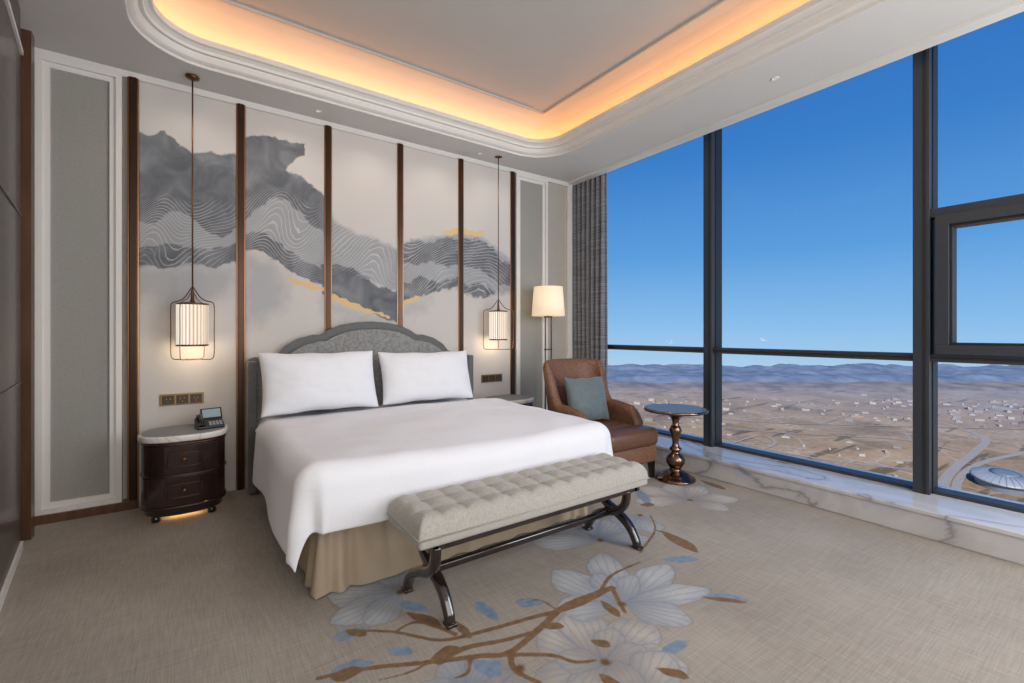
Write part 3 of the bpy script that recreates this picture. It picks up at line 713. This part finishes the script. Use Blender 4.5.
# ================================================================ PENDANTS
pd=empty('pendant_lamp',(-0.005,4.22,1.10),label='bronze lantern pendant with ribbed glass above the phone nightstand',category='pendant lamp',group='bedside pendants')
MB().lathe([(0.045,2.145),(0.045,2.13),(0.02,2.12),(0.006,2.115)],24).sweep([(0,0,0.53),(0,0,2.13)],0.0055,8).obj('rod','bronze_d',parent=pd,label='long thin bronze rod and canopy')
mb=MB()
def ringw(r,z,t=0.004,mb_=None): mb_.sweep([(r*math.cos(a*math.pi/18),r*math.sin(a*math.pi/18),z) for a in range(36)],t,6,closed=True)
W=0.165
T=Matrix.Rotation(math.radians(-35),4,'Z')
lp=catmull([(-W,0,.05),(-W,0,.22),(-W,0,.39),(-W*.92,0,.43),(-W*.6,0,.445),(-.06,0,.47),(-.03,0,.51),(0,0,.55),(.03,0,.51),(.06,0,.47),(W*.6,0,.445),(W*.92,0,.43),(W,0,.39),(W,0,.22),(W,0,.05),(W*.9,0,.005),(W*.6,0,0),(0,0,0),(-W*.6,0,0),(-W*.9,0,.005)],4,closed=True)
mb.sweep(lp,0.004,6,closed=True,T=T,up=(0,1,0))
T=Matrix.Rotation(math.radians(55),4,'Z'); W=0.13
lp=catmull([(-W,0,.05),(-W,0,.22),(-W,0,.39),(-W*.85,0,.43),(-.05,0,.46),(-.02,0,.50),(.02,0,.50),(.05,0,.46),(W*.85,0,.43),(W,0,.39),(W,0,.22),(W,0,.05),(W*.85,0,.005),(0,0,0),(-W*.85,0,.005)],4,closed=True)
mb.sweep(lp,0.003,6,closed=True,T=T,up=(0,1,0))
ringw(0.07,0.0,0.003,mb)
mb.lathe([(0.098,0.10),(0.104,0.103),(0.104,0.112),(0.098,0.115)],36).lathe([(0.098,0.412),(0.106,0.415),(0.106,0.422),(0.09,0.426),(0.02,0.434),(0.012,0.45),(0.010,0.52),(0.006,0.54)],36)
mb.obj('lantern_frame','bronze_d',parent=pd,label='thin rounded bronze wire cage')
mb=MB(); v=[];f=[];n=156
for z in (0.112,0.415):
    for k in range(n):
        r=0.098+0.004*math.cos(k*2*math.pi/6); a=2*math.pi*k/n; v.append((r*math.cos(a),r*math.sin(a),z))
for k in range(n): f.append((k,(k+1)%n,n+(k+1)%n,n+k))
mb.add(v,f,0,True).obj('lamp_shade','ribglass',parent=pd,label='glowing ribbed glass cylinder')
p2=dup(pd,(2.77,4.22,1.12)); p2['label']='bronze lantern pendant with ribbed glass beside the armchair'

# ================================================================ FLOOR LAMP
fp=empty('floor_lamp',(3.42,4.14,0),label='bronze floor lamp with cream fabric shade behind armchair',category='floor lamp')
MB().lathe([(0.14,0),(0.14,0.015),(0.13,0.022),(0.03,0.03),(0.02,0.04)],40).obj('base','bronze_d',parent=fp)
MB().sweep([(-.045,0.0,0.03),(-.045,0,1.5)],0.008,8).sweep([(.045,0,0.03),(.045,0,1.5)],0.008,8).box(-.055,.055,-.01,.01,1.48,1.5).box(-.055,.055,-.01,.01,1.1,1.115).sweep([(0,0,1.5),(0,0,1.84)],0.006,8).obj('pole','bronze_d',parent=fp,label='twin bronze uprights')
mb=MB().lathe([(0.195,1.50),(0.17,1.84)],48,cap=False)
o=mb.obj('lamp_shade','shadefab',parent=fp,label='cream tapered drum shade'); sm=o.modifiers.new('s','SOLIDIFY'); sm.thickness=0.003
MB().lathe([(0.005,1.55),(0.03,1.60),(0.035,1.64),(0.02,1.68),(0.01,1.70)],20).obj('bulb','bulb',parent=fp)

# ================================================================ ARMCHAIR (faces -Y)
ch=empty('armchair',(3.11,3.04,0),rot=(0,0,math.radians(-2)),label='brown woven leather tub armchair with rolled arms',category='armchair')
def smooth(t): t=max(0,min(1,t)); return t*t*(3-2*t)
def shell(mb):
    nU,nV=80,24
    V=[];f=[]
    for i in range(nU+1):
        t=i/nU*2-1; a=abs(t); bw=0.305
        if a>0.6:
            k=(a-0.6)/0.4; bx=bw; by=0.20-0.42*k; nx,ny=1,0
        else:
            th=(a/0.6)*math.pi/2; bx=bw*math.sin(th)**0.62 if th>0 else 0; by=0.20+0.20*max(0,math.cos(th))**0.8
            nx,ny=math.sin(th),math.cos(th)
        sg=1 if t>=0 else -1
        h=1.04-0.02*(a/0.42)**2 if a<0.42 else 1.02-0.38*smooth((a-0.42)/0.24)
        if a>0.66: h=0.64-0.03*smooth((a-0.66)/0.34)-0.10*max(0,(a-0.9)/0.1)**2
        hb_=max(0,(h-0.6)/0.43)
        lean=0.07*hb_; armroll=0.035*(1-hb_); th_=0.042
        for j in range(nV):
            q=j/(nV-1)
            if q<0.4: k=q/0.4; off=-th_*0.9; z=0.22+(h-0.045-0.22)*k
            elif q<0.6: k=(q-0.4)/0.2; off=-th_*0.9+(th_*1.8+armroll)*k; z=h-0.045+0.045*math.sin(math.pi*k)
            else: k=(q-0.6)/0.4; off=th_*0.9+armroll*max(0,1-k*3.5)**0.7; z=(h-0.045)+(0.16-(h-0.045))*k
            o_=off+lean*max(0,(z-0.45)/0.55)
            V.append((sg*(bx+nx*o_), by+ny*o_, z))
    for i in range(nU):
        for j in range(nV):
            j2=(j+1)%nV; f.append((i*nV+j,i*nV+j2,(i+1)*nV+j2,(i+1)*nV+j))
    f.append(tuple(range(nV-1,-1,-1))); f.append(tuple(nU*nV+j for j in range(nV)))
    mb.add(V,f,0,True)
mb=MB(); shell(mb); mb.obj('backrest','leather',parent=ch,label='curved brown woven leather back and arms')
mb=MB().box(-0.26,0.26,-0.24,0.31,0.30,0.455,0,bev=0.045).box(-0.31,0.31,-0.47,-0.235,0.30,0.46,0,bev=0.05); mb.obj('seat_cushion','leather_s',parent=ch,label='smooth brown leather seat cushion')
mb=MB().box(-0.315,0.315,-0.43,0.34,0.15,0.305,0,bev=0.02); mb.obj('seat_base','leather',parent=ch)
for sx,sy in ((-0.28,-0.39),(0.28,-0.39),(-0.25,0.34),(0.25,0.34)):
    MB().sweep([(sx,sy,0.16),(sx*1.02,sy*1.02,0.0)],sec=[(-.024,-.024),(.024,-.024),(.024,.024),(-.024,.024)],smooth=False,up=(1,0,0),scale=lambda t:1.1-0.5*t).obj('leg','darkwood',parent=ch)
pillow(3.08,3.15,0.67,0.46,0.44,0.15,-16,-6,9,'teal grey silk scatter cushion on the armchair','teal','cushion',None,'cushion')

# ================================================================ SIDE TABLE
tb=empty('side_table',(3.51,2.48,0),label='round side table with turned bronze pedestal',category='side table')
MB().lathe([(0.165,0),(0.17,0.008),(0.165,0.02),(0.14,0.03),(0.125,0.05),(0.10,0.065),(0.06,0.08),(0.045,0.10),(0.06,0.12),(0.078,0.15),(0.082,0.18),(0.068,0.21),(0.042,0.235),(0.032,0.25),(0.05,0.262),(0.055,0.275),(0.036,0.29),(0.026,0.32),(0.03,0.36),(0.044,0.41),(0.055,0.44),(0.04,0.47),(0.026,0.49),(0.028,0.52),(0.045,0.55),(0.09,0.585),(0.12,0.60),(0.12,0.61)],48).obj('pedestal','copper',parent=tb,label='polished turned dark bronze pedestal')
MB().lathe([(0.26,0.607),(0.27,0.612),(0.272,0.622),(0.268,0.632),(0.26,0.632),(0.255,0.630)],64,0,cap=True).obj('table_rim','copper',parent=tb,label='thin bronze rim')
MB().lathe([(0.255,0.628),(0.255,0.634)],64,smooth=False).obj('table_top','tabletop',parent=tb,label='grey polished stone top')

# ================================================================ CURTAIN
def cur(u,v):
    y=3.86+u*0.56; z=0.185+v*3.3
    x=4.10+0.035*math.sin(u*2*math.pi*7)+0.008*math.sin(u*40+v*3)
    return (x-4.1,y-4.14+0.01*math.sin(u*2*math.pi*7+1.5),z-0.185)
MB().grid(cur,170,20).obj('curtain','curtain',loc=(4.1,4.14,0.185),label='grey pleated drapery stacked beside the window',category='curtain')
dl0=None
for i,(x,y) in enumerate([(0.9,4.25),(2.55,4.25),(3.65,1.7)]):
    if dl0 is None:
        dl0=MB().lathe([(0.028,0.0),(0.028,-0.004),(0.02,-0.006),(0.018,-0.001)],24,cap=False).obj('downlight','white',loc=(x,y,3.2495),label='small recessed ceiling downlight',category='downlight',group='ceiling downlights')
        MB().lathe([(0.018,-0.0012),(0.018,-0.0005)],24,smooth=False).obj('lens','dl',parent=dl0)
    else: dup(dl0,(x,y,3.2495))

# ================================================================ EXTERIOR
ZG=-150
def haze(nt,col,near=400,far=1700,amt=0.75,hc=S(146,158,176)):  # distance haze painted into the base colour
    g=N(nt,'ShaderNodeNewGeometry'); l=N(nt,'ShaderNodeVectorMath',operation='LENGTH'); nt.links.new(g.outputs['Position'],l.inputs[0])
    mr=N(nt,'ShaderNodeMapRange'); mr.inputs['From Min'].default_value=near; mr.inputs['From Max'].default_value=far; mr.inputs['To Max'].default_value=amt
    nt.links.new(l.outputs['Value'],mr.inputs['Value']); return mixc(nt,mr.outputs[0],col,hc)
m,nt,b,out=newmat('dry_farmland')
c=coords(nt,(1,1,1)); vo=N(nt,'ShaderNodeTexVoronoi'); vo.inputs['Scale'].default_value=0.022; vo.distance='CHEBYCHEV'; nt.links.new(coords(nt,(1,1,1),'Object',(0,0,0.5)),vo.inputs['Vector'])
no=N(nt,'ShaderNodeTexNoise'); no.inputs['Scale'].default_value=0.012; no.inputs['Detail'].default_value=8; nt.links.new(c,no.inputs['Vector'])
n9=N(nt,'ShaderNodeTexNoise'); n9.inputs['Scale'].default_value=0.15; n9.inputs['Detail'].default_value=6; nt.links.new(c,n9.inputs['Vector'])
r1=ramp(nt,[(0,S(172,142,108)),(0.3,S(188,158,122)),(0.5,S(132,114,90)),(0.7,S(178,154,124)),(1,S(146,122,96))],'CONSTANT')
sp=N(nt,'ShaderNodeSeparateColor'); nt.links.new(vo.outputs['Color'],sp.inputs[0]); nt.links.new(sp.outputs[0],r1.inputs[0])
r2=ramp(nt,[(0.35,S(112,100,80)),(0.5,S(166,138,106)),(0.65,S(196,170,138))]); nt.links.new(no.outputs['Fac'],r2.inputs[0])
r3=ramp(nt,[(0.4,S(112,100,80)),(0.6,S(184,156,122))]); nt.links.new(n9.outputs['Fac'],r3.inputs[0])
col=mixc(nt,0.45,r1.outputs[0],r2.outputs[0]); col=mixc(nt,0.25,col,r3.outputs[0])
# tree belts
cb=coords(nt,(0.006,0.05,1),'Object',(0,0,0.9)); tb_=N(nt,'ShaderNodeTexNoise'); tb_.inputs['Scale'].default_value=1.0; tb_.inputs['Detail'].default_value=6; nt.links.new(cb,tb_.inputs['Vector'])
tm=N(nt,'ShaderNodeMapRange'); tm.inputs['From Min'].default_value=0.60; tm.inputs['From Max'].default_value=0.64; tm.inputs['To Max'].default_value=0.75; nt.links.new(tb_.outputs['Fac'],tm.inputs['Value'])
col=mixc(nt,tm.outputs[0],col,S(84,80,64))
vo2=N(nt,'ShaderNodeTexVoronoi'); vo2.feature='DISTANCE_TO_EDGE'; vo2.inputs['Scale'].default_value=0.011; nt.links.new(c,vo2.inputs['Vector'])
col=mixc(nt,mth(nt,'MULTIPLY',mask(nt,vo2.outputs['Distance'],0.008,0.005),0.5),col,S(196,186,172))
vt=N(nt,'ShaderNodeTexVoronoi'); vt.inputs['Scale'].default_value=0.09; nt.links.new(c,vt.inputs['Vector'])
nz=N(nt,'ShaderNodeTexNoise'); nz.inputs['Scale'].default_value=0.006; nz.inputs['Detail'].default_value=3; nt.links.new(c,nz.inputs['Vector'])
tw=N(nt,'ShaderNodeMapRange'); tw.inputs['From Min'].default_value=0.5; tw.inputs['From Max'].default_value=0.6; nt.links.new(nz.outputs['Fac'],tw.inputs['Value'])
col=mixc(nt,mth(nt,'MULTIPLY',mth(nt,'MULTIPLY',mask(nt,vt.outputs['Distance'],0.3,0.08),tw.outputs[0]),0.4),col,S(200,194,188))
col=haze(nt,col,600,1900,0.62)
nt.links.new(col,b.inputs['Base Color']); b.inputs['Roughness'].default_value=1; b.inputs['Specular IOR Level'].default_value=0
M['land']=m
def wpt(r,d,z): return (FX*d+FY*r, FY*d-FX*r, z)
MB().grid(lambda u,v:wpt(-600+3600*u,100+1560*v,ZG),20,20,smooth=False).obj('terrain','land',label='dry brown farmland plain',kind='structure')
def mmat(name,a,b_c):
    m,nt,b,out=newmat(name)
    c=coords(nt); no=N(nt,'ShaderNodeTexNoise'); no.inputs['Scale'].default_value=0.02; no.inputs['Detail'].default_value=8; nt.links.new(c,no.inputs['Vector'])
    r=ramp(nt,[(0.35,a),(0.65,b_c)]); nt.links.new(no.outputs['Fac'],r.inputs[0]); nt.links.new(r.outputs[0],b.inputs['Base Color']); b.inputs['Roughness'].default_value=1; b.inputs['Specular IOR Level'].default_value=0; return m
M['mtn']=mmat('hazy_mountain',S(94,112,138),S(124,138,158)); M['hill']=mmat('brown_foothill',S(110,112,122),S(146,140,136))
def mtn(D0,D1,h0,h1,seed):
    def g(u,v):
        r=-400+3300*u; D=D0+(D1-D0)*v; x,y,_=wpt(r,D,0)
        n1=mnoise.fractal(Vector((x*0.006+seed,y*0.006,0)),0.9,2.1,7)
        rid=1-abs(mnoise.noise(Vector((x*0.014,y*0.014+seed,2))))*2
        z=(h0+(h1-h0)*v)*(1.0+0.35*n1+0.22*rid)*smooth(v*4)
        return (x,y,ZG-1+z)
    return g
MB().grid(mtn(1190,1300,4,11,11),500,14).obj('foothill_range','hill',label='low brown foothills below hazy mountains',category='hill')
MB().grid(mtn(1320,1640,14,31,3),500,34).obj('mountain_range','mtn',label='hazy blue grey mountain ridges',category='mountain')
def bmat(name,c_):
    m,nt,b,out=newmat(name); co=coords(nt,(1,1,1)); br_=N(nt,'ShaderNodeTexBrick'); br_.inputs['Scale'].default_value=0.35; nt.links.new(co,br_.inputs['Vector'])
    br_.inputs['Color1'].default_value=c_; br_.inputs['Color2'].default_value=c_; br_.inputs['Mortar'].default_value=tuple(x*0.6 for x in c_[:3])+(1,)
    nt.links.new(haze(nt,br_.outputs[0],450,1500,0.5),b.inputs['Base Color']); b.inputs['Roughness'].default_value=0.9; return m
bms=[bmat('pale_render',S(176,170,164)),bmat('grey_render',S(136,138,140)),bmat('brick_render',S(150,120,102)),bmat('cream_render',S(182,172,156))]
protos=[]
for k in range(8):
    w,l,h=random.uniform(4,9),random.uniform(8,22),random.choice([3,4,5,7,9])
    mb=MB().box(-w/2,w/2,-l/2,l/2,0,h)
    if k%2:
        mb.add([(-w/2-.4,-l/2-.4,h),(w/2+.4,-l/2-.4,h),(w/2+.4,l/2+.4,h),(-w/2-.4,l/2+.4,h),(0,-l/2-.4,h+w*.3),(0,l/2+.4,h+w*.3)],[(0,1,4),(2,3,5),(1,2,5,4),(3,0,4,5)],1)
    else:
        mb.box(-w/2,w/2,-l/2,-l/2+.5,h,h+.9,1).box(-w/2,w/2,l/2-.5,l/2,h,h+.9,1).box(-w/6,w/6,-l/6,l/6,h,h+2,1)
    protos.append(mb.obj('building',[bms[k%4],bms[(k+1)%4]]).data)
for o in [o for o in COL.objects if o.name.startswith('building')]: bpy.data.objects.remove(o)
m,nt,b,out=newmat('pale_asphalt'); 
c=coords(nt); no=N(nt,'ShaderNodeTexNoise'); no.inputs['Scale'].default_value=0.5; nt.links.new(c,no.inputs['Vector']); r=ramp(nt,[(0.3,S(142,138,134)),(0.7,S(174,166,158))]); nt.links.new(no.outputs['Fac'],r.inputs[0]); nt.links.new(r.outputs[0],b.inputs['Base Color']); b.inputs['Roughness'].default_value=1
M['road']=m
rm=MB(); RP=[]
for k,(pts,w) in enumerate([([(942,500),(944,482),(955,468),(975,452),(985,440),(965,430),(930,420),(880,412),(800,408)],4.5),([(955,500),(960,478),(985,462),(1040,450)],3.5),
              ([(730,440),(780,452),(840,462),(912,470)],2.4),([(735,430),(800,434),(900,440),(960,452)],2.2),([(616,412),(700,418),(800,424),(1040,430)],2.2),([(725,446),(760,436),(775,444),(750,452),(728,448)],2)]):
    q=catmull([(*px2floor(a,b_,ZG),ZG+0.3+0.12*k) for a,b_ in pts],8); RP+=q
    rm.sweep(q,sec=[(-w,-.04),(w,-.04),(w,.04),(-w,.04)],up=(0,0,1),smooth=False)
rm.obj('road','road',label='pale highway network crossing the farmland',category='road')
HS=px2floor(1005,486,ZG)
# clustered town blocks
clusters=[px2floor(px_,py_,ZG) for px_,py_ in ((640,408),(690,405),(760,404),(830,409),(900,404),(960,408),(1010,406),(760,440),(985,418),(680,416),(880,418),(830,452))]
placed=[]; tries=0
while len(placed)<150 and tries<9000:
    tries+=1
    cx_,cy_=random.choice(clusters); x=cx_+random.gauss(0,48); y=cy_+random.gauss(0,48)
    d_=FX*x+FY*y; r_=FY*x-FX*y
    if d_>1120 or d_<430: continue
    if any((x-a)**2+(y-b_)**2<24**2 for a,b_ in placed): continue
    if min((x-p.x)**2+(y-p.y)**2 for p in RP)<25**2 or math.hypot(x-HS[0],y-HS[1])<65: continue
    placed.append((x,y)); k=random.randrange(8); s_=random.uniform(0.45,0.9)*(0.75 if d_<700 else 1)
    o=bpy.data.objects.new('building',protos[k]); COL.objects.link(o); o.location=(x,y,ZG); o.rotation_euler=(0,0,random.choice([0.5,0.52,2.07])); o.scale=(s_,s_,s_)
    o['label']=['low pale rendered building on the plain','grey hall with pitched roof on the plain','brick building with flat roof on the plain','cream house with pitched roof on the plain'][k%4]; o['category']='building'; o['group']='distant town buildings'
M['roof']=mat('white_metal_roof',S(160,166,174),0.4,var=0.05); M['roofg']=mat('grey_glass_roof',S(118,128,140),0.4,var=0.1)
st=empty('exhibition_hall',(HS[0],HS[1],ZG),rot=(0,0,0.3),label='oval hall with ribbed white metal roof',category='building')
MB().lathe([(26,0),(27,5),(30,8)],60,0,1.25,0.8,smooth=False).obj('hall_wall','roofg',parent=st)
MB().lathe([(31,8),(29,9.5),(22,12),(14,13)],60,0,1.25,0.8).obj('hall_roof','roof',parent=st)
MB().lathe([(14,13.1),(8,13.8),(2,14)],60,0,1.25,0.8).obj('hall_skylight','roofg',parent=st)
mb=MB()
for k in range(30):
    a=2*math.pi*k/30; mb.sweep([(r_*math.cos(a)*1.25,r_*math.sin(a)*0.8,z_+0.3) for r_,z_ in ((31,8),(29,9.5),(22,12),(14,13))],0.2,4)
mb.obj('roof_rib','roofg',parent=st,kind='stuff')

# ================================================================ WORLD
w=bpy.data.worlds.new('World'); scene.world=w; w.use_nodes=True; nt=w.node_tree; nt.nodes.clear()
out=nt.nodes.new('ShaderNodeOutputWorld'); bg=nt.nodes.new('ShaderNodeBackground')
tc=nt.nodes.new('ShaderNodeTexCoord'); sp=nt.nodes.new('ShaderNodeSeparateXYZ'); nt.links.new(tc.outputs['Generated'],sp.inputs[0])
mr=N(nt,'ShaderNodeMapRange'); mr.inputs['From Min'].default_value=-0.1; mr.inputs['From Max'].default_value=0.7; nt.links.new(sp.outputs[2],mr.inputs['Value'])
r=ramp(nt,[(0.0,S(186,210,232)),(0.06,S(166,204,236)),(0.16,S(134,188,236)),(0.32,S(92,158,222)),(0.55,S(58,126,202)),(1.0,S(34,94,176))])
nt.links.new(mr.outputs[0],r.inputs[0]); nt.links.new(r.outputs[0],bg.inputs[0]); bg.inputs[1].default_value=1.0; nt.links.new(bg.outputs[0],out.inputs[0])
# ================================================================ LIGHTS
def light(kind,name,loc,energy,color,**k):
    l=bpy.data.lights.new(name,kind); l.energy=energy; l.color=color
    for a,v in k.items(): setattr(l,a,v)
    o=bpy.data.objects.new(name,l); COL.objects.link(o); o.location=loc; return o
def aim(o,t):
    o.rotation_euler=(Vector(t)-o.location).to_track_quat('-Z','Y').to_euler()
s=light('SUN','sun',(0,0,50),5.0,(1,0.95,0.88),angle=0.01); aim(s,(60,25,10))
a=light('AREA','room_fill',(1.2,-1.8,1.9),90,(1,0.985,0.965),shape='RECTANGLE',size=3.4,size_y=2.2); aim(a,(1.6,3.0,1.7))
a=light('AREA','window_side_fill',(4.0,-1.3,1.8),115,(0.97,0.985,1.0),shape='RECTANGLE',size=1.6,size_y=2.6); aim(a,(0.8,2.6,0.9))  # added out-of-view area lamp, neutral fill imitating daylight from the windows
for k in range(5):
    x=-0.02+0.69*k
    q=light('SPOT','wall_wash',(x,4.0,3.235),6.5,(1,0.9,0.8),spot_size=math.radians(120),spot_blend=1.0,shadow_soft_size=0.06); aim(q,(x,4.42,1.3))
for (x,y) in ((1.4,2.9),(3.0,2.8)):
    q=light('SPOT','down_spot',(x,y,3.6),30,(1,0.95,0.9),spot_size=math.radians(95),spot_blend=1.0,shadow_soft_size=0.2); aim(q,(x,y,0))
for x in (-0.005,2.77): light('POINT','pendant_glow',(x,4.22,1.17),2.0,(1,0.78,0.5),shadow_soft_size=0.04)
# ================================================================ CAMERA
cam=bpy.data.cameras.new('camera'); cam.sensor_width=36; cam.lens=16.0; cam.shift_y=-8.5/1024; cam.clip_end=20000; cam.clip_start=0.05
co=bpy.data.objects.new('camera',cam); COL.objects.link(co); co.location=(0,0,H); co.rotation_euler=(math.radians(90),0,-YAW); scene.camera=co
